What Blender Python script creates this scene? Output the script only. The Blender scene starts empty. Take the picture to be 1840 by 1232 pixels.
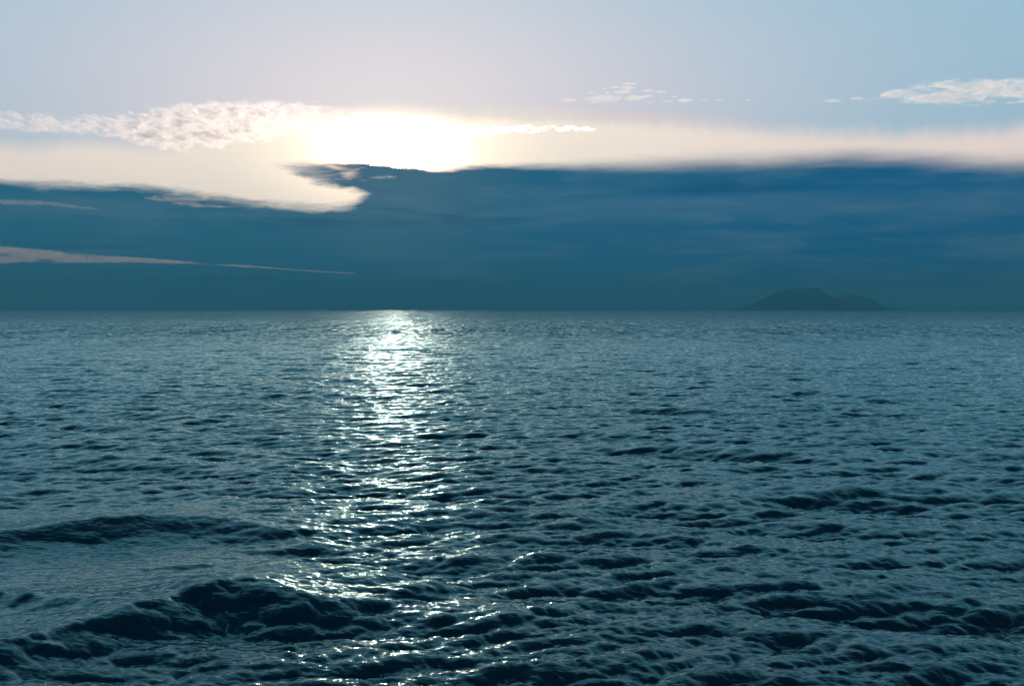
import bpy, math, random
import numpy as np
from mathutils import Vector

random.seed(7)
rng = np.random.default_rng(11)
scene = bpy.context.scene
COL = scene.collection
R = math.radians

# ------------------------------------------------------------------ camera
EYE = 7.0                                   # ship's rail above the water, metres
LENS, SENSOR = 35.0, 36.0
PITCH = -math.atan(60.0 / 1789.0)
cam_data = bpy.data.cameras.new('camera')
cam_data.lens = LENS
cam_data.sensor_width = SENSOR
cam_data.clip_start = 0.2
cam_data.clip_end = 250000.0
cam = bpy.data.objects.new('camera', cam_data)
COL.objects.link(cam)
cam.location = (0, 0, EYE)
cam.rotation_euler = (math.pi / 2 + PITCH, 0, 0)
scene.camera = cam

# ------------------------------------------------------------------ exposure
scene.view_settings.view_transform = 'Standard'
scene.view_settings.look = 'None'
scene.view_settings.gamma = 1.0
scene.view_settings.exposure = 0.0
scene.view_settings.use_curve_mapping = False
scene.render.engine = 'CYCLES'
scene.cycles.max_bounces = 16
scene.cycles.diffuse_bounces = 12
scene.cycles.glossy_bounces = 6
scene.cycles.transmission_bounces = 12
scene.cycles.volume_bounces = 0
scene.cycles.use_denoising = True
scene.cycles.denoiser = 'OPENIMAGEDENOISE'
scene.cycles.denoising_input_passes = 'RGB_ALBEDO_NORMAL'
scene.cycles.sample_clamp_indirect = 60.0
scene.cycles.sample_clamp_direct = 60.0


def bearing(px, py):
    """Azimuth and elevation (degrees) of a direction, for laying out the sky."""
    x, y, z = (px - 920.0) / 1789.0, 1.0, (616.0 - py) / 1789.0
    c, s = math.cos(PITCH), math.sin(PITCH)
    y2, z2 = y * c - z * s, y * s + z * c
    return math.degrees(math.atan2(x, y2)), math.degrees(math.atan2(z2, math.hypot(x, y2)))


SUN_AZ, SUN_EL = bearing(705, 262)

# ------------------------------------------------------------------ world
world = bpy.data.worlds.new("World")
scene.world = world
world.use_nodes = True
nt = world.node_tree
for n in list(nt.nodes):
    nt.nodes.remove(n)
STRENGTH = 0.1


class G:
    """Small helper to write node graphs as expressions."""
    def __init__(self, tree):
        self.t = tree

    def put(self, sock, v):
        if isinstance(v, (int, float)):
            sock.default_value = v
        elif isinstance(v, (tuple, list)):
            if len(v) == 3 and len(sock.default_value) == 4:
                v = tuple(v) + (1.0,)
            sock.default_value = v
        else:
            self.t.links.new(v, sock)

    def m(self, op, a, b=0.0, c=0.0, clamp=False):
        n = self.t.nodes.new('ShaderNodeMath')
        n.operation = op
        n.use_clamp = clamp
        self.put(n.inputs[0], a)
        self.put(n.inputs[1], b)
        self.put(n.inputs[2], c)
        return n.outputs[0]

    def vm(self, op, a, b=(0, 0, 0), scale=None):
        n = self.t.nodes.new('ShaderNodeVectorMath')
        n.operation = op
        self.put(n.inputs[0], a)
        if op != 'SCALE' and op != 'NORMALIZE':
            self.put(n.inputs[1], b)
        if scale is not None:
            self.put(n.inputs['Scale'], scale)
        return n.outputs['Value'] if op in ('DOT_PRODUCT', 'LENGTH') else n.outputs[0]

    def sep(self, v):
        n = self.t.nodes.new('ShaderNodeSeparateXYZ')
        self.put(n.inputs[0], v)
        return n.outputs

    def comb(self, x, y, z):
        n = self.t.nodes.new('ShaderNodeCombineXYZ')
        for i, v in enumerate((x, y, z)):
            self.put(n.inputs[i], v)
        return n.outputs[0]

    def noise(self, vec, scale, detail=4.0, rough=0.5, dist=0.0, color=False):
        n = self.t.nodes.new('ShaderNodeTexNoise')
        n.noise_dimensions = '3D'
        self.put(n.inputs['Vector'], vec)
        n.inputs['Scale'].default_value = scale
        n.inputs['Detail'].default_value = detail
        n.inputs['Roughness'].default_value = rough
        n.inputs['Distortion'].default_value = dist
        return n.outputs['Color'] if color else n.outputs[0]

    def ramp(self, x, lo, hi):
        """0 at lo, 1 at hi, smooth."""
        n = self.t.nodes.new('ShaderNodeMapRange')
        n.interpolation_type = 'SMOOTHSTEP'
        self.put(n.inputs['Value'], x)
        self.put(n.inputs['From Min'], lo)
        self.put(n.inputs['From Max'], hi)
        return n.outputs[0]

    def mix(self, f, a, b):
        n = self.t.nodes.new('ShaderNodeMix')
        n.data_type = 'RGBA'
        n.clamp_factor = True
        self.put(n.inputs[0], f)
        self.put(n.inputs[6], a)
        self.put(n.inputs[7], b)
        return n.outputs[2]

    def add(self, a, b):
        return self.vm('ADD', a, b)

    def curve(self, x01, pts):
        n = self.t.nodes.new('ShaderNodeFloatCurve')
        c = n.mapping.curves[0]
        pts = sorted(pts)
        c.points[0].location = pts[0]
        c.points[1].location = pts[-1]
        for p in pts[1:-1]:
            c.points.new(*p)
        for p in c.points:
            p.handle_type = 'AUTO_CLAMPED'
        n.mapping.update()
        self.put(n.inputs['Value'], x01)
        return n.outputs[0]


def C(r, g, b):
    """8-bit display colour -> scene-linear, in units of the background strength."""
    f = lambda c: (c / 12.92 if c <= 0.04045 else ((c + 0.055) / 1.055) ** 2.4)
    return tuple(f(v / 255.0) / STRENGTH for v in (r, g, b))


g = G(nt)
tc = nt.nodes.new('ShaderNodeTexCoord')
D = tc.outputs['Generated']
dx, dy, dz = g.sep(D)[:3]
AZ = g.m('MULTIPLY', g.m('ARCTAN2', dx, dy), 180 / math.pi)
EL = g.m('MULTIPLY', g.m('ARCSINE', dz), 180 / math.pi)
A01 = g.m('MULTIPLY_ADD', AZ, 1 / 64.0, 0.5, clamp=True)     # +-32 degrees of azimuth
EMAX = 16.0


def edge(pts):
    """A cloud edge: elevation (degrees) as a curve over azimuth."""
    q = []
    for px, py in pts:
        a, e = bearing(px, py)
        q.append((a / 64.0 + 0.5, e / EMAX))
    q = [(0.0, q[0][1])] + q + [(1.0, q[-1][1])]
    return g.m('MULTIPLY', g.curve(A01, q), EMAX)


sky = nt.nodes.new('ShaderNodeTexSky')
sky.sky_type = 'NISHITA'
sky.sun_disc = False
sky.sun_elevation = R(SUN_EL)
sky.sun_rotation = R(SUN_AZ)
sky.air_density = 1.0
sky.dust_density = 1.0
sky.ozone_density = 2.0

sd = Vector((math.sin(R(SUN_AZ)) * math.cos(R(SUN_EL)), math.cos(R(SUN_AZ)) * math.cos(R(SUN_EL)), math.sin(R(SUN_EL))))
cosang = g.m('MINIMUM', g.vm('DOT_PRODUCT', D, tuple(sd)), 1.0)
ANG = g.m('MULTIPLY', g.m('ARCCOSINE', cosang), 180 / math.pi)    # degrees from the sun

# streaky noises on the sphere of directions (no seam: functions of the direction itself)
stretch = g.vm('MULTIPLY', D, (1.0, 1.0, 7.0))
n_broad = g.noise(stretch, 2.2, 4, 0.55)
n_mid = g.noise(stretch, 7.0, 5, 0.55, 0.4)
n_fine = g.noise(g.vm('MULTIPLY', D, (1.0, 1.0, 5.0)), 24.0, 5, 0.6, 0.6)
n_ray = g.noise(g.vm('MULTIPLY', D, (1.0, 1.0, 0.25)), 70.0, 3, 0.5)
off_b = g.m('SUBTRACT', n_broad, 0.5)
off_m = g.m('SUBTRACT', n_mid, 0.5)
off_f = g.m('SUBTRACT', n_fine, 0.5)
off_r = g.m('SUBTRACT', n_ray, 0.5)

# 1. clear air behind everything, under a thin milky veil
near_sun = g.ramp(ANG, 36.0, 4.0)
veil_low = g.mix(near_sun, C(174, 210, 230), C(222, 219, 233))
veil = g.mix(g.ramp(EL, 12.0, 27.0), veil_low, g.mix(g.ramp(EL, 28.0, 58.0), C(140, 204, 226), C(16, 74, 108)))
base = g.mix(0.88, sky.outputs[0], veil)

# 2. bright cream band of thin cloud
cream = g.mix(g.ramp(ANG, 30.0, 4.0), C(240, 222, 212), C(253, 240, 222))
cream = g.mix(g.ramp(ANG, 8.5, 2.0), cream, C(255, 242, 222))
top_c = edge([(0, 262), (150, 258), (280, 262), (420, 232), (600, 205), (800, 205), (1000, 208),
              (1200, 218), (1400, 232), (1600, 238), (1840, 226)])
el_c = g.m('ADD', EL, g.m('ADD', g.m('MULTIPLY', off_m, 0.7), g.m('MULTIPLY', off_r, 0.55)))
soft_c = g.ramp(g.m('SUBTRACT', el_c, top_c), 0.55, -0.75)
soft_c = g.m('MULTIPLY', soft_c, g.m('MULTIPLY_ADD', off_m, 0.5, 0.95), clamp=True)
cream = g.vm('SCALE', cream, scale=1.22)
col = g.mix(soft_c, base, cream)
# thin bright veil line above the band, right of the sun
top_d = edge([(0, 160), (500, 190), (640, 196), (900, 199), (1150, 206), (1300, 214), (1500, 222), (1840, 226)])
el_d = g.m('ADD', EL, g.m('ADD', g.m('MULTIPLY', off_m, 0.3), g.m('MULTIPLY', off_r, 0.5)))
dd = g.m('SUBTRACT', el_d, top_d)
line = g.m('MULTIPLY', g.ramp(dd, 0.35, -0.05), g.ramp(dd, -0.75, -0.15))
line = g.m('MULTIPLY', line, g.m('MULTIPLY', g.ramp(AZ, -12.0, -6.0), g.ramp(AZ, 18.0, 4.0)))
col = g.mix(g.m('MULTIPLY', line, 0.75), col, g.mix(g.ramp(ANG, 16.0, 4.0), C(238, 222, 222), C(255, 246, 236)))

# 3. the glow of the veiled sun: wide and low, held by the band of thin cloud
lowp = g.ramp(g.m('SUBTRACT', EL, SUN_EL), 2.9, 0.9)
dAZ = g.m('SUBTRACT', AZ, SUN_AZ)
dEL = g.m('MULTIPLY', g.m('SUBTRACT', EL, SUN_EL - 0.15), 2.0)
ANG2 = g.m('SQRT', g.m('ADD', g.m('MULTIPLY', dAZ, dAZ), g.m('MULTIPLY', dEL, dEL)))
ANG2 = g.m('ADD', ANG2, g.m('MULTIPLY', off_m, 2.2))
glow_w = g.m('MULTIPLY', g.m('POWER', g.ramp(ANG, 15.0, 0.0), 3.0), g.m('MULTIPLY_ADD', lowp, 0.8, 0.2))
glow_n = g.m('MULTIPLY', g.m('POWER', g.ramp(ANG2, 7.6, 0.0), 3.6), lowp)
glow_m = g.m('MULTIPLY', g.m('POWER', g.ramp(ANG2, 13.0, 1.0), 2.0), g.m('MULTIPLY', soft_c, lowp))
glow = g.vm('ADD', g.vm('SCALE', C(100, 84, 64), scale=glow_w),
            g.vm('ADD', g.vm('SCALE', (210.0, 122.0, 76.0), scale=glow_n), g.vm('SCALE', (8.5, 5.6, 3.6), scale=glow_m)))
col = g.add(col, glow)

# 4. the dark bank across the horizon, with a tongue of light let into its left end
e_up_t = edge([(440, 300), (500, 293), (560, 291), (640, 290), (720, 296), (770, 301), (900, 297), (1000, 293), (1200, 288),
               (1400, 281), (1500, 275), (1600, 277), (1700, 283), (1840, 287)])
e_up_b = edge([(440, 294), (490, 299), (540, 315), (590, 331), (650, 346), (720, 420), (800, 520)])
e_lo_t = edge([(0, 321), (100, 325), (200, 329), (300, 337), (400, 352), (500, 364), (580, 369), (625, 364), (655, 347), (720, 310),
               (800, 305), (1840, 305)])
warp = g.m('ADD', g.m('MULTIPLY', off_f, g.m('MULTIPLY_ADD', g.ramp(AZ, 2.0, -6.0), 0.75, 0.3)), g.m('MULTIPLY', off_m, 0.5))
el_w = g.m('ADD', EL, warp)
soft_r = g.m('MULTIPLY_ADD', g.ramp(AZ, -4.0, 10.0), 0.36, 0.17)
m_up = g.m('MULTIPLY', g.ramp(g.m('DIVIDE', g.m('SUBTRACT', el_w, e_up_t), soft_r), 1.0, -1.6),
           g.ramp(g.m('SUBTRACT', el_w, e_up_b), -0.35, 0.25))
m_up = g.m('MULTIPLY', m_up, g.ramp(g.m('MULTIPLY_ADD', off_f, 8.0, AZ), -14.5, -9.0))
m_lo = g.ramp(g.m('SUBTRACT', el_w, e_lo_t), 0.25, -0.55)
bank = g.m('MAXIMUM', m_up, m_lo)
b_col = g.mix(g.ramp(g.m('ADD', AZ, g.m('MULTIPLY', off_b, 14.0)), -14.0, 24.0), C(46, 108, 136), C(22, 96, 140))
b_col = g.mix(g.m('MULTIPLY', g.ramp(ANG, 9.0, 1.5), 0.55), b_col, C(92, 122, 140))
b_col = g.mix(g.m('MULTIPLY', g.ramp(EL, 2.6, 0.3), 0.55), b_col, C(40, 100, 124))
b_col = g.mix(g.m('MULTIPLY', g.ramp(n_mid, 0.44, 0.70), 0.34), b_col, C(104, 138, 156))
n_low = g.noise(g.vm('MULTIPLY', D, (1.0, 1.0, 16.0)), 3.2, 4, 0.6, 0.5)
b_col = g.mix(g.m('MULTIPLY', g.ramp(n_low, 0.46, 0.30), 0.35), b_col, C(12, 66, 104))
band = g.m('MULTIPLY', g.ramp(g.m('ADD', EL, g.m('MULTIPLY', off_m, 1.0)), 4.6, 5.4), g.ramp(g.m('ADD', EL, g.m('MULTIPLY', off_m, 1.0)), 6.6, 6.0))
band = g.m('MULTIPLY', band, g.m('MULTIPLY', g.ramp(AZ, -3.0, 6.0), g.m('MULTIPLY_ADD', g.ramp(AZ, 24.0, 14.0), 0.7, 0.3)))
b_col = g.mix(g.m('MULTIPLY', band, 0.3), b_col, C(95, 134, 160))
col = g.mix(bank, col, b_col)

bg = nt.nodes.new('ShaderNodeBackground')
bg.inputs['Strength'].default_value = STRENGTH
nt.links.new(col, bg.inputs['Color'])
wo = nt.nodes.new('ShaderNodeOutputWorld')
nt.links.new(bg.outputs[0], wo.inputs['Surface'])
world.cycles.sampling_method = 'MANUAL'
world.cycles.sample_map_resolution = 1024

# ------------------------------------------------------------------ sun (veiled by thin cloud)
sl = bpy.data.lights.new('sun', 'SUN')
sl.energy = 5.0
sl.angle = R(1.0)
sl.color = (1.0, 0.72, 0.54)
sun = bpy.data.objects.new('sun', sl)
COL.objects.link(sun)
sun.rotation_euler = sd.to_track_quat('Z', 'Y').to_euler()
sun.location = (0, 0, 60)


# ------------------------------------------------------------------ small helpers
def tag(o, label, cat, group=None, kind=None):
    o['label'] = label
    o['category'] = cat
    if group:
        o['group'] = group
    if kind:
        o['kind'] = kind
    return o


def mesh_obj(name, co, faces, mat, smooth=False, loc=(0, 0, 0)):
    me = bpy.data.meshes.new(name)
    co = np.asarray(co, dtype=np.float32)
    faces = np.asarray(faces, dtype=np.int32)
    k = faces.shape[1]
    me.vertices.add(len(co))
    me.vertices.foreach_set('co', co.ravel())
    me.loops.add(faces.size)
    me.loops.foreach_set('vertex_index', faces.ravel())
    me.polygons.add(len(faces))
    me.polygons.foreach_set('loop_start', np.arange(0, faces.size, k, dtype=np.int32))
    me.polygons.foreach_set('loop_total', np.full(len(faces), k, dtype=np.int32))
    me.polygons.foreach_set('use_smooth', np.full(len(faces), smooth, dtype=bool))
    me.update(calc_edges=True)
    me.materials.append(mat)
    o = bpy.data.objects.new(name, me)
    o.location = loc
    COL.objects.link(o)
    return o


def new_mat(name):
    m = bpy.data.materials.new(name)
    m.use_nodes = True
    t = m.node_tree
    for n in list(t.nodes):
        t.nodes.remove(n)
    out = t.nodes.new('ShaderNodeOutputMaterial')
    return m, t, out


def fbm1(x, seed, octs=6):
    r = np.random.default_rng(seed)
    y = np.zeros_like(x)
    for o in range(octs):
        tab = r.normal(size=512)
        q = x * 2 ** o
        i = np.floor(q).astype(int)
        f = q - i
        f = f * f * (3 - 2 * f)
        y += (tab[i % 512] * (1 - f) + tab[(i + 1) % 512] * f) / 2 ** o
    return y


# ------------------------------------------------------------------ the sea: wave field
def ocean_tile(L, N, lam_peak, lam_min, lam_max, wind_deg, spread, seed, slope, tail=3.6):
    """A periodic tile of wind waves: height and horizontal (chop) displacement."""
    r = np.random.default_rng(seed)
    k1 = 2 * np.pi * np.fft.fftfreq(N, L / N)
    kx, ky = np.meshgrid(k1, k1, indexing='ij')
    k = np.hypot(kx, ky)
    k[0, 0] = 1e-6
    kp = 2 * np.pi / lam_peak
    th = np.arctan2(ky, kx) - R(wind_deg)
    S = k ** -tail * np.exp(-1.1 * (kp / k) ** 2) * (np.abs(np.cos(th)) ** spread + 0.02)
    S *= (1 / (1 + np.exp(-(k - 2 * np.pi / lam_max) * 8 / (2 * np.pi / lam_max))))
    S *= np.exp(-(k * lam_min / (2 * np.pi)) ** 4)
    S[0, 0] = 0
    amp = np.sqrt(S) * (r.normal(size=(N, N)) + 1j * r.normal(size=(N, N)))
    h = np.fft.ifft2(amp)
    ax = np.fft.ifft2(-1j * kx / k * amp)
    ay = np.fft.ifft2(-1j * ky / k * amp)
    gx = np.fft.ifft2(1j * kx * amp).real
    gy = np.fft.ifft2(1j * ky * amp).real
    s = slope / math.sqrt((gx ** 2 + gy ** 2).mean())
    return L, N, (h.real * s).astype(np.float32), (ax.real * s).astype(np.float32), (ay.real * s).astype(np.float32)


def sample(tile, x, y, rot):
    L, N, h, ax, ay = tile
    c, s = math.cos(R(rot)), math.sin(R(rot))
    u = ((x * c + y * s) / L * N) % N
    v = ((-x * s + y * c) / L * N) % N
    i, j = np.floor(u).astype(np.int32), np.floor(v).astype(np.int32)
    fu, fv = (u - i).astype(np.float32), (v - j).astype(np.float32)
    i, j = i % N, j % N
    i2, j2 = (i + 1) % N, (j + 1) % N
    w = ((1 - fu) * (1 - fv), fu * (1 - fv), (1 - fu) * fv, fu * fv)
    f = lambda a: a[i, j] * w[0] + a[i2, j] * w[1] + a[i, j2] * w[2] + a[i2, j2] * w[3]
    H, X, Y = f(h), f(ax), f(ay)
    return H, X * c - Y * s, X * s + Y * c


T_SWELL = ocean_tile(211.0, 512, 8.0, 2.2, 26.0, 78.0, 8.0, 3, 0.105)
T_CHOP = ocean_tile(67.0, 1024, 2.0, 0.45, 3.4, 84.0, 6.0, 5, 0.24, 3.2)
T_FINE = ocean_tile(19.0, 1024, 0.5, 0.10, 0.9, 80.0, 4.0, 8, 0.25, 3.2)

# grid: rings about the ship, closely spaced over the water ahead, coarse elsewhere
STEP = 0.0030
fine = np.linspace(R(-33), R(33), 720)
coarse = np.linspace(R(33), R(327), 61)[1:-1]
ang = np.concatenate([fine, coarse])
rad = [12.0]
while rad[-1] < 15000.0:
    d = rad[-1]
    st = max(0.045, d * STEP)
    if d > 1200:
        st = d * 0.02
    rad.append(d + st)
rad = np.array(rad)
na, nr = len(ang), len(rad)
AA, RR = np.meshgrid(ang, rad)
X0 = (np.sin(AA) * RR).ravel()
Y0 = (np.cos(AA) * RR).ravel()
RRf = RR.ravel()
cell = np.maximum(0.045, RRf * STEP)
cell = np.where(np.abs(np.where(AA.ravel() > math.pi, AA.ravel() - 2 * math.pi, AA.ravel())) > R(33.2), np.maximum(cell, RRf * 0.05), cell)


def keep(lam):
    """How much of the waves of this length the grid can carry."""
    return np.clip(2.0 - 4.0 * cell / lam, 0.0, 1.0).astype(np.float32)


def pix(px, py):
    dep = math.tan(math.atan((py - 616.0) / 1789.0) - PITCH)
    d = EYE / dep
    return (px - 920.0) / 1789.0 * d, d


H = np.zeros_like(X0)
DX = np.zeros_like(X0)
DY = np.zeros_like(X0)

# wash of the ship at lower left: steep crests raised over smoothed water
wash = np.exp(-(((X0 + 13.0) / 7.5) ** 2 + ((Y0 - 26.0) / 10.0) ** 2) ** 1.5)
calm = 1.0 - 0.72 * wash


def ridge(pts, height, back, face, peak=0.5):
    """A wave crest along a line on the water: gentle back (away), steep face (towards the ship)."""
    P = np.array([pix(*p) for p in pts])
    ts = np.linspace(0, len(P) - 1, 90)
    P = np.stack([np.interp(ts, np.arange(len(P)), P[:, c]) for c in (0, 1)], 1)
    kern = np.hanning(27)
    kern /= kern.sum()
    P = np.stack([np.convolve(np.pad(P[:, c], 13, 'reflect', reflect_type='odd'), kern, 'valid') for c in (0, 1)], 1)[::3]
    near = RRf < 60
    xs, ys = X0[near], Y0[near]
    best = np.full(xs.shape, 1e9)
    sgn = np.zeros(xs.shape)
    tpar = np.zeros(xs.shape)
    seg = np.hypot(*(P[1:] - P[:-1]).T)
    tot, acc = seg.sum(), 0.0
    for a, b, s in zip(P[:-1], P[1:], seg):
        d = (b - a) / s
        t = np.clip((xs - a[0]) * d[0] + (ys - a[1]) * d[1], 0, s)
        qx, qy = xs - (a[0] + d[0] * t), ys - (a[1] + d[1] * t)
        dist = np.hypot(qx, qy)
        up = dist < best
        best[up] = dist[up]
        sgn[up] = np.sign(qx * -d[1] + qy * d[0])[up]
        tpar[up] = ((acc + t) / tot)[up]
        acc += s
    w = np.where(sgn > 0, back, face)
    prof = np.exp(-0.9 * (best / w) ** 1.5)
    env = np.clip(1.9 * tpar / peak, 0, 1) ** 0.8 * np.clip((1 - tpar) / (1 - peak), 0, 1) ** 0.6
    env = env * (0.95 + 0.08 * fbm1(tpar * 8.0, int(height * 100), 4))
    H[near] += height * prof * env


fields = [(T_SWELL, 12.0, 0.0, 7.0, calm), (T_CHOP, 31.0, 0.0, 1.9, calm), (T_FINE, -11.0, 0.0, 0.42, 1.0 - 0.4 * wash)]
for tile, rot, ph, lam, wt in fields:
    h, ax, ay = sample(tile, X0 + ph, Y0, rot - 12)
    k = keep(lam) * wt
    H += h * k
    DX += ax * k * (1.2 if lam > 1 else 0.9)
    DY += ay * k * (1.2 if lam > 1 else 0.9)
ridge([(-420, 1330), (-60, 1205), (120, 1160), (260, 1120), (360, 1094), (460, 1086), (530, 1102), (600, 1128)], 0.66, 1.9, 1.15, 0.72)
ridge([(-420, 1040), (-60, 985), (120, 965), (260, 952), (400, 950), (520, 962), (600, 985)], 0.52, 1.8, 1.1, 0.55)
ridge([(-60, 1080), (60, 1092), (150, 1105), (230, 1108)], 0.3, 0.8, 0.5, 0.3)
fade = np.clip((1500.0 - RRf) / 900.0, 0.0, 1.0)
co = np.stack([X0 + DX * fade, Y0 + DY * fade, H * fade], 1)
idx = np.arange(na * nr).reshape(nr, na)
a0, b0 = idx[:-1], idx[1:]
a1, b1 = np.roll(a0, -1, 1), np.roll(b0, -1, 1)
quads = np.stack([a0.ravel(), a1.ravel(), b1.ravel(), b0.ravel()], 1)
# disc under the ship, inside the first ring
sea_mat, t, out = new_mat('sea_water')
sg = G(t)
geo = t.nodes.new('ShaderNodeNewGeometry')
P = geo.outputs['Position']
att = t.nodes.new('ShaderNodeAttribute')
att.attribute_name = 'lost_chop'
LOST = att.outputs['Fac']
# ripples: true slopes of a stretched noise, by differences
PR = sg.vm('MULTIPLY', P, (0.55, 1.0, 0.0))
EPS = 0.012


def slope_of(scale, detail, rough, amp):
    h0 = sg.noise(PR, scale, detail, rough, 0.3)
    hx = sg.noise(sg.vm('ADD', PR, (EPS, 0, 0)), scale, detail, rough, 0.3)
    hy = sg.noise(sg.vm('ADD', PR, (0, EPS, 0)), scale, detail, rough, 0.3)
    return sg.m('MULTIPLY', sg.m('SUBTRACT', hx, h0), 0.7 * amp / EPS), sg.m('MULTIPLY', sg.m('SUBTRACT', hy, h0), amp / EPS)


rx, ry = slope_of(6.5, 2.0, 0.5, 0.024)
mx_, my_ = slope_of(2.0, 2.0, 0.55, 0.10)
att2 = t.nodes.new('ShaderNodeAttribute')
att2.attribute_name = 'lost_ripple'
LRIP = att2.outputs['Fac']
# gusts make the ripples stronger and weaker in patches
gust = sg.noise(sg.vm('MULTIPLY', P, (0.05, 0.09, 0.0)), 1.0, 3, 0.5)
gw = sg.m('MULTIPLY_ADD', gust, 1.6, 0.2)
# beyond the reach of the modelled waves their slopes go on as a field of facets
fc = sg.noise(sg.vm('MULTIPLY', P, (0.5, 1.0, 0.0)), 0.9, 3.0, 0.6, 0.0, True)
fs = sg.vm('SUBTRACT', fc, (0.5, 0.5, 0.5))
fx, fy, _fz = sg.sep(fs)[:3]
rx = sg.m('ADD', rx, sg.m('MULTIPLY', mx_, LRIP))
ry = sg.m('ADD', ry, sg.m('MULTIPLY', my_, LRIP))
sx = sg.m('ADD', sg.m('MULTIPLY', rx, gw), sg.m('MULTIPLY', fx, sg.m('MULTIPLY', LOST, 2.4)))
sy = sg.m('ADD', sg.m('MULTIPLY', ry, gw), sg.m('MULTIPLY', fy, sg.m('MULTIPLY', LOST, 1.7)))
# wind streaks: rougher and smoother lanes drawn out along the wind
lane = sg.m('ADD', sg.m('SUBTRACT', sg.noise(sg.vm('MULTIPLY', P, (0.40, 0.035, 0.0)), 1.0, 2.0, 0.6), 0.5),
            sg.m('SUBTRACT', sg.noise(sg.vm('MULTIPLY', P, (0.11, 0.011, 0.0)), 1.0, 2.0, 0.6), 0.5))
lane = sg.m('ADD', lane, sg.m('SUBTRACT', sg.noise(sg.vm('MULTIPLY', P, (0.9, 0.07, 0.0)), 1.0, 1.0, 0.5), 0.5))
sy = sg.m('ADD', sy, sg.m('MULTIPLY', sg.m('MULTIPLY_ADD', lane, 1.0, 0.20), LOST))
N = sg.vm('NORMALIZE', sg.vm('ADD', geo.outputs['Normal'], sg.comb(sg.m('MULTIPLY', sx, -1), sg.m('MULTIPLY', sy, -1), 0.0)))
body = t.nodes.new('ShaderNodeBsdfDiffuse')
body.inputs['Color'].default_value = (0.0003, 0.010, 0.0145, 1)
gloss = t.nodes.new('ShaderNodeBsdfGlossy')
gloss.inputs['Color'].default_value = (0.57, 0.92, 1.0, 1)
gloss.inputs["Roughness"].default_value = 0.10
fr = t.nodes.new('ShaderNodeFresnel')
fr.inputs['IOR'].default_value = 1.55
wmix = t.nodes.new('ShaderNodeMixShader')
t.links.new(N, gloss.inputs['Normal'])
t.links.new(N, fr.inputs['Normal'])
t.links.new(fr.outputs[0], wmix.inputs[0])
t.links.new(body.outputs[0], wmix.inputs[1])
t.links.new(gloss.outputs[0], wmix.inputs[2])
t.links.new(wmix.outputs[0], out.inputs['Surface'])

sea = mesh_obj('sea', co, quads, sea_mat, True)
lost = sea.data.attributes.new('lost_chop', 'FLOAT', 'POINT')
lv = 1.0 - 0.72 * keep(1.9) * fade - 0.28 * keep(7.0) * fade
lost.data.foreach_set('value', lv.astype(np.float32))
lost2 = sea.data.attributes.new('lost_ripple', 'FLOAT', 'POINT')
lost2.data.foreach_set('value', (1.0 - keep(0.42) * fade).astype(np.float32))
verts_now = co
tag(sea, 'dark choppy sea with a bright glitter path under the sun', 'sea', kind='structure')

# ------------------------------------------------------------------ islands
isl_mat, t, out = new_mat('island_slopes')
ig = G(t)
pb = t.nodes.new('ShaderNodeBsdfPrincipled')
geo = t.nodes.new('ShaderNodeNewGeometry')
nn = ig.noise(geo.outputs['Position'], 0.006, 5, 0.6)
ig.put(pb.inputs['Base Color'], ig.mix(nn, (0.010, 0.016, 0.018), (0.018, 0.024, 0.024)))
pb.inputs['Roughness'].default_value = 0.9
t.links.new(pb.outputs[0], out.inputs['Surface'])


def island(name, dist, prof, depth, seed, label):
    """Hilly island: a skyline profile over its length, falling to the water front and back."""
    xs = np.array([(p[0] - 920) / 1789 * dist for p in prof])
    zs = np.array([(558 - p[1]) / 1789 * dist for p in prof])
    cx = 0.5 * (xs[0] + xs[-1])
    n, m = 200, 40
    x = np.linspace(xs[0], xs[-1], n)
    z = np.interp(x, xs, zs)
    z = np.convolve(np.pad(z, 7, 'edge'), np.ones(15) / 15, 'valid')
    v = np.linspace(-1, 1, m)
    Xg, Vg = np.meshgrid(x, v)
    q = fbm1(Xg / 140 + Vg * 3.1, seed) * 0.06 + fbm1(Xg / 60 - Vg * 5.3, seed + 1, 4) * 0.03
    prf = np.clip(1 - np.abs(Vg + q * 1.5) ** 1.35, 0, 1)
    ridge_n = 1 + 0.05 * fbm1(Xg / 70.0, seed + 2, 4) * 0.5
    Z = z[None, :] * prf * ridge_n + q * 12 * prf - 2.0 * (1 - prf)
    Y = Vg * depth * (0.35 + 0.65 * np.sqrt(np.clip(z[None, :] / z.max(), 0, 1)))
    co = np.stack([(Xg - cx).ravel(), Y.ravel(), Z.ravel()], 1)
    ii = np.arange(n * m).reshape(m, n)
    f = np.stack([ii[:-1, :-1].ravel(), ii[:-1, 1:].ravel(), ii[1:, 1:].ravel(), ii[1:, :-1].ravel()], 1)
    o = mesh_obj(name, co, f, isl_mat, True, (cx, dist, 0))
    tag(o, label, 'island')
    return o


island('island', 7800.0, [(1300, 559), (1340, 549), (1362, 541), (1380, 531), (1396, 525), (1404, 520), (1416, 517), (1424, 519),
       (1436, 518), (1443, 521), (1449, 518), (1458, 521), (1470, 526), (1486, 530), (1500, 537), (1520, 546), (1545, 555), (1560, 559)],
       520.0, 21, 'hazy blue island on the horizon with a broad rugged double summit')
island('island', 9000.0, [(1470, 559), (1495, 543), (1510, 531), (1522, 527), (1533, 529), (1546, 532), (1560, 537), (1572, 545), (1585, 551),
       (1600, 556), (1610, 559)],
       420.0, 31, 'fainter low island partly behind the right end of the rugged one')

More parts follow.
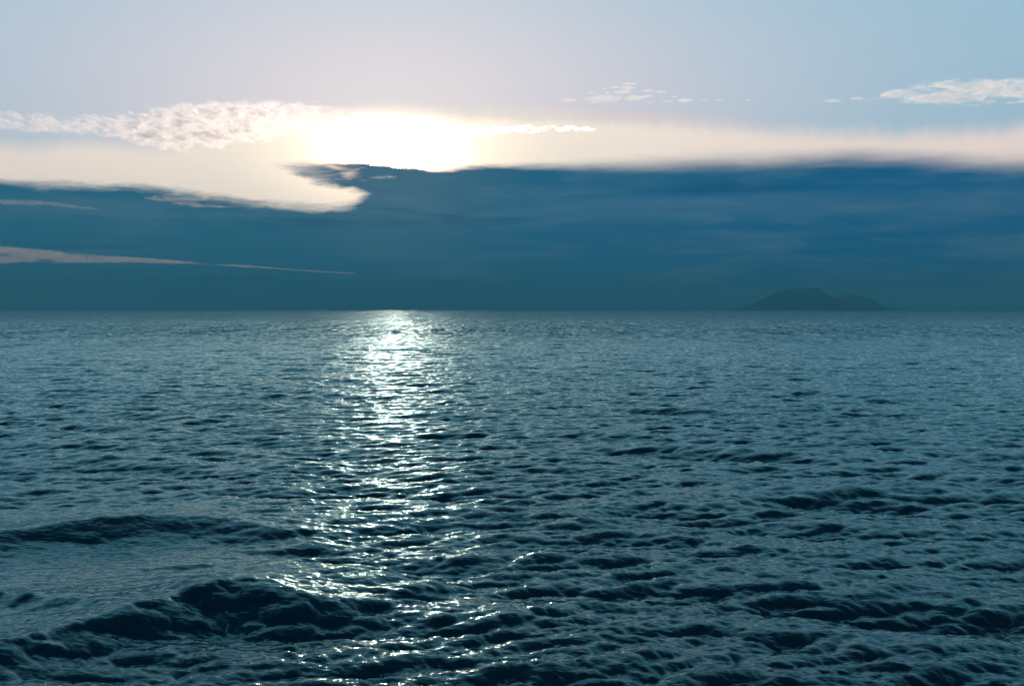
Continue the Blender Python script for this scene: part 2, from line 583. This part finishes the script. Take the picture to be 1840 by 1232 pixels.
# ------------------------------------------------------------------ clouds: bodies of fine scattered flakes that the low sun shines through
def cloud_mat(name, through, forward, tint=(0.97, 0.97, 0.97, 1)):
    m, t, out = new_mat(name)
    di = t.nodes.new('ShaderNodeBsdfDiffuse')
    di.inputs['Color'].default_value = tint
    tl = t.nodes.new('ShaderNodeBsdfTranslucent')
    tl.inputs['Color'].default_value = tint
    rf = t.nodes.new('ShaderNodeBsdfRefraction')
    rf.inputs['Color'].default_value = (1, 1, 1, 1)
    rf.inputs['Roughness'].default_value = 0.9 if forward < 0.5 else 0.65
    rf.inputs['IOR'].default_value = 1.33
    a = t.nodes.new('ShaderNodeMixShader')
    a.inputs[0].default_value = through
    b = t.nodes.new('ShaderNodeMixShader')
    b.inputs[0].default_value = forward
    t.links.new(di.outputs[0], a.inputs[1])
    t.links.new(tl.outputs[0], a.inputs[2])
    t.links.new(a.outputs[0], b.inputs[1])
    t.links.new(rf.outputs[0], b.inputs[2])
    t.links.new(b.outputs[0], out.inputs['Surface'])
    return m


cl_mat = cloud_mat('cloud', 0.95, 0.0)
pink_mat = cloud_mat('cloud_dusky', 0.9, 0.0, (0.8, 0.66, 0.58, 1))
rim_mat = cloud_mat('cloud_lit', 0.95, 0.08)
glow_mat = cloud_mat('cloud_before_sun', 0.9, 0.75)


def vnoise(p, seed):
    r = np.random.default_rng(seed)
    tab = r.random(4096).astype(np.float32)
    i = np.floor(p).astype(np.int64)
    f = p - i
    f = f * f * (3 - 2 * f)
    o = 0
    for a in (0, 1):
        for b in (0, 1):
            for c in (0, 1):
                hsh = ((i[:, 0] + a) * 73856093) ^ ((i[:, 1] + b) * 19349663) ^ ((i[:, 2] + c) * 83492791)
                w = (f[:, 0] if a else 1 - f[:, 0]) * (f[:, 1] if b else 1 - f[:, 1]) * (f[:, 2] if c else 1 - f[:, 2])
                o = o + tab[hsh % 4096] * w
    return o


def fbm3(p, seed, octs=4):
    s, a, tot = 0, 1.0, 0
    for o in range(octs):
        s = s + a * vnoise(p * 2 ** o + 17.3 * o, seed + o)
        tot += a
        a *= 0.55
    return s / tot


def flakes(name, pts, size, label, cat='cloud', group=None, kind=None, mat=None):
    """One cloud: every flake a small bent scrap, thousands together."""
    n = len(pts)
    c = pts.mean(0)
    q = pts - c
    nrm = rng.normal(size=(n, 3)) * 0.45 + np.array(sd)
    a = np.cross(nrm, rng.normal(size=(n, 3)))
    a /= np.linalg.norm(a, axis=1)[:, None]
    b = np.cross(nrm, a)
    b /= np.linalg.norm(b, axis=1)[:, None]
    s = (size * rng.uniform(0.6, 1.3, n))[:, None]
    v = np.stack([q + a * s, q - 0.5 * a * s + 0.87 * b * s, q - 0.5 * a * s - 0.87 * b * s], 1).reshape(-1, 3)
    f = np.arange(3 * n).reshape(n, 3)
    o = mesh_obj(name, v, f, mat or cl_mat, False, tuple(c))
    tag(o, label, cat, group, kind)
    return o


def at(px, py, dist):
    az, el = bearing(px, py)
    d = dist * np.ones_like(np.asarray(px, float)) if not np.isscalar(px) else dist
    return np.array([math.tan(R(az)) * d, d, EYE + math.tan(R(el)) / math.cos(R(az)) * d])


def cloud_sheet(name, dist, top, bot, n, size, label, puff, thr, depth, seed, dens=None, soft=0.12, group=None, kind=None, mat=None):
    """A cloud between an upper and a lower outline, broken up by puffs."""
    tp = np.array([at(px, py, dist) for px, py in top])
    bp = np.array([at(px, py, dist) for px, py in bot])
    x0, x1 = tp[0, 0], tp[-1, 0]
    acc = []
    got = 0
    for _ in range(60):
        m = 60000
        x = rng.uniform(x0, x1, m)
        zt, zb = np.interp(x, tp[:, 0], tp[:, 2]), np.interp(x, bp[:, 0], bp[:, 2])
        hmax = (zt - zb).max()
        u = rng.uniform(-0.25, 1.25, m)
        z = zb + u * (zt - zb)
        y = rng.uniform(-0.5, 0.5, m) * depth
        p = np.stack([x / puff[0], y / puff[2], z / puff[1]], 1)
        e = np.minimum(u, 1 - u)
        ends = np.minimum(x - x0, x1 - x) / (x1 - x0)
        d = fbm3(p, seed) + np.clip(e, -0.25, soft) / soft * 0.22 - 0.22 + np.clip(ends / 0.05, 0, 1) * 0.1 - 0.1
        yy = 1 - (2 * y / depth) ** 2
        pr = np.clip((d - thr) / 0.10, 0, 1) * yy * (zt - zb) / hmax
        if dens is not None:
            pr = pr * dens(x / dist, (z - EYE) / dist)
        k = rng.random(m) < pr
        acc.append(np.stack([x, y + dist, z], 1)[k])
        got += k.sum()
        if got >= n:
            break
    pts = np.concatenate(acc)[:n]
    return flakes(name, pts, size, label, 'cloud', group, kind, mat)


FAR = 60000.0                              # high ice cloud some 60 km off, 8 to 14 km up
FARTHER = 110000.0                         # the sheet in front of the sun is higher and farther
cloud_sheet('glowing_cloud', FARTHER,
            [(600, 258), (630, 249), (665, 242), (705, 240), (750, 242), (785, 249), (815, 258)],
            [(600, 268), (630, 278), (665, 285), (705, 289), (750, 290), (785, 285), (815, 270)],
            130000, 25.5, 'dazzling white cloud that veils the sun', (2600, 1050, 2200), 0.12, 3500.0, 44, soft=0.5, mat=glow_mat)
cloud_sheet('ragged_cloud', FAR,
            [(-160, 202), (0, 204), (90, 206), (160, 208), (215, 213), (255, 208), (280, 195), (330, 188), (400, 186), (480, 185), (560, 190), (640, 198), (720, 204)],
            [(-160, 228), (0, 231), (90, 236), (160, 240), (215, 250), (255, 264), (280, 268), (330, 269), (400, 262), (480, 250), (560, 240), (640, 232), (720, 222)],
            260000, 11.0, 'ragged white cloud with grey belly and fluffy rim, left of the sun', (520, 165, 1200), 0.45, 3500.0, 41, mat=rim_mat,
            dens=lambda bx, bz: 0.5 * np.clip((-0.10 - bx) / 0.14, 0.12, 1) + 2.8 * np.exp(-((bx + 0.325) / 0.055) ** 2 - ((bz - 0.178) / 0.011) ** 2) + 1.2 * np.exp(-((bx + 0.30) / 0.075) ** 2 - ((bz - 0.197) / 0.006) ** 2))
cloud_sheet('crest_cloud', FARTHER - 1000,
            [(600, 226), (660, 225), (730, 228), (800, 229), (880, 229), (960, 229), (1020, 228), (1070, 231)],
            [(600, 238), (660, 240), (730, 240), (800, 239), (880, 238), (960, 236), (1020, 235), (1070, 233)],
            18000, 17.0, 'thin line of bright clumps running right from the glowing sun', (900, 240, 1600), 0.50, 3600.0, 43, mat=glow_mat)
cloud_sheet('layered_cloud', FAR,
            [(1568, 172), (1610, 164), (1650, 150), (1700, 143), (1760, 141), (1840, 142), (1960, 146)],
            [(1568, 178), (1610, 183), (1650, 186), (1700, 187), (1760, 186), (1840, 187), (1960, 186)],
            70000, 11.0, 'white streaky cloud of stacked flat layers at the right edge of the sky', (1500, 190, 1400), 0.46, 2600.0, 45)
cloud_sheet('streak_cloud', FAR,
            [(-160, 436), (0, 443), (90, 449), (160, 456), (240, 462), (340, 470), (460, 478), (560, 486), (640, 491)],
            [(-160, 472), (0, 472), (90, 473), (160, 472), (240, 471), (340, 474), (460, 481), (560, 488), (640, 492)],
            36000, 11.0, 'long pinkish cloud streak tapering to the right, low over the dark bank', (2600, 330, 1600), 0.34, 2600.0, 47, mat=pink_mat)
cloud_sheet('lens_cloud', FAR,
            [(262, 354), (300, 350), (350, 349), (400, 354), (440, 364)],
            [(262, 358), (300, 364), (350, 372), (400, 375), (440, 370)],
            3000, 11.0, 'small faint lens shaped cloud inside the dark bank', (1500, 150, 1400), 0.42, 1400.0, 49, mat=pink_mat)
cloud_sheet('faint_cloud', FAR,
            [(-120, 352), (0, 358), (60, 360), (120, 366), (180, 374)],
            [(-120, 362), (0, 366), (60, 369), (120, 373), (180, 377)],
            3500, 9.0, 'faint grey streak at the far left inside the dark bank, above the pink streak', (1900, 200, 1400), 0.36, 1400.0, 57, mat=pink_mat)
cloud_sheet('wisp_cloud', FAR,
            [(664, 319), (680, 317), (700, 315), (712, 317)], [(664, 322), (680, 322), (700, 320), (712, 319)],
            900, 9.0, 'tiny bright wisp just below the glowing sun', (600, 150, 900), 0.34, 700.0, 51)

CLOUDLETS = [(1130, 151, 26, 4, 'topmost flat cloudlet of the scattered white flock'),
             (1130, 158.5, 26, 6, 'thick cloudlet just under the topmost one of the flock'),
             (1104, 157, 16, 4, 'small cloudlet just left of the thick one near the top of the flock'),
             (1086, 160, 12, 3, 'tiny cloudlet on the upper left slope of the flock'),
             (1118, 166, 36, 5, 'long cloudlet in the very middle of the flock'),
             (1092, 167, 12, 3, 'tiny cloudlet close to the left end of the long middle one'),
             (1062, 168, 12, 3, 'tiny lone cloudlet on the left flank of the flock'),
             (1166, 163, 26, 4, 'flat cloudlet on the upper right slope of the flock, inner one of a pair'),
             (1190, 165, 24, 5, 'flat cloudlet on the upper right slope of the flock, outer one of a pair'),
             (1080, 172, 12, 3, 'tiny cloudlet just above the left half of the largest one'),
             (1022, 180, 34, 5, 'long thin cloudlet at the left end of the flock'),
             (1090, 179, 84, 9, 'largest and longest cloudlet at the base of the flock'),
             (1140, 177, 36, 9, 'plump cloudlet touching the right end of the longest one'),
             (1165, 173, 22, 4, 'small cloudlet above and right of the plump one'),
             (1211, 174, 14, 3, 'tiny cloudlet standing highest on the right flank of the flock'),
             (1199, 183, 20, 4, 'small flat cloudlet low at the base, left of the long flat one'),
             (1169, 185, 14, 3, 'lowest cloudlet, under the gap right of the plump one'),
             (1232, 181, 34, 6, 'long flat cloudlet near the right end of the flock'),
             (1266, 180, 12, 3, 'first of three specks trailing off to the right of the flock'),
             (1292, 180, 14, 3, 'middle one of three specks trailing off to the right of the flock'),
             (1344, 180, 10, 2, 'last and loneliest speck trailing off to the right of the flock'),
             (960, 182, 9, 2, 'faint lone speck of cloud far left of the flock'),
             (1498, 181.5, 30, 4, 'lone flat cloudlet left of the layered white cloud'),
             (1540, 177.5, 28, 4, 'cloudlet nearest the left tip of the layered white cloud')]
for i, (px, py, w, hh, lab) in enumerate(CLOUDLETS):
    dist = FAR
    c = at(px, py, dist)
    W, Hh = w / 1789 * dist / 2, hh / 1789 * dist / 2
    n = int(700 + w * hh * 12)
    m = n * 12
    p = rng.uniform(-1, 1, (m, 3)) * 1.15
    d = fbm3(p * np.array([W / 330, 1.2, 0.9]), 60 + i, 3)
    flat = p.copy()
    flat[:, 2] = np.where(p[:, 2] < 0, p[:, 2] * 1.8, p[:, 2])
    k = (1 - (flat ** 2).sum(1)) + (d - 0.5) * 2.2 > rng.uniform(0.0, 0.35, m)
    p = p[k][:n]
    pts = c + p * np.array([W, W * 0.8, Hh])
    flakes('cloudlet', pts, 5.5 if w * hh > 60 else 3.0, lab, 'cloud', 'white cloudlets high over the bright band')

# ------------------------------------------------------------------ haze over the water
hz_mat, t, out = new_mat('haze_air')
pv = t.nodes.new('ShaderNodeVolumePrincipled')
pv.inputs['Color'].default_value = (0.13, 0.45, 0.56, 1)
pv.inputs['Density'].default_value = 0.00025
pv.inputs['Anisotropy'].default_value = 0.0
t.links.new(pv.outputs[0], out.inputs['Volume'])
S, Zb, Zt = 15600.0, -6.0, 215.0
v = [(-S, -S, Zb), (S, -S, Zb), (S, S, Zb), (-S, S, Zb), (-S, -S, Zt), (S, -S, Zt), (S, S, Zt), (-S, S, Zt)]
f = [(0, 3, 2, 1), (4, 5, 6, 7), (0, 1, 5, 4), (1, 2, 6, 5), (2, 3, 7, 6), (3, 0, 4, 7)]
hz = mesh_obj('haze', v, f, hz_mat)
tag(hz, 'pale blue haze lying over the water towards the horizon', 'haze', kind='stuff')
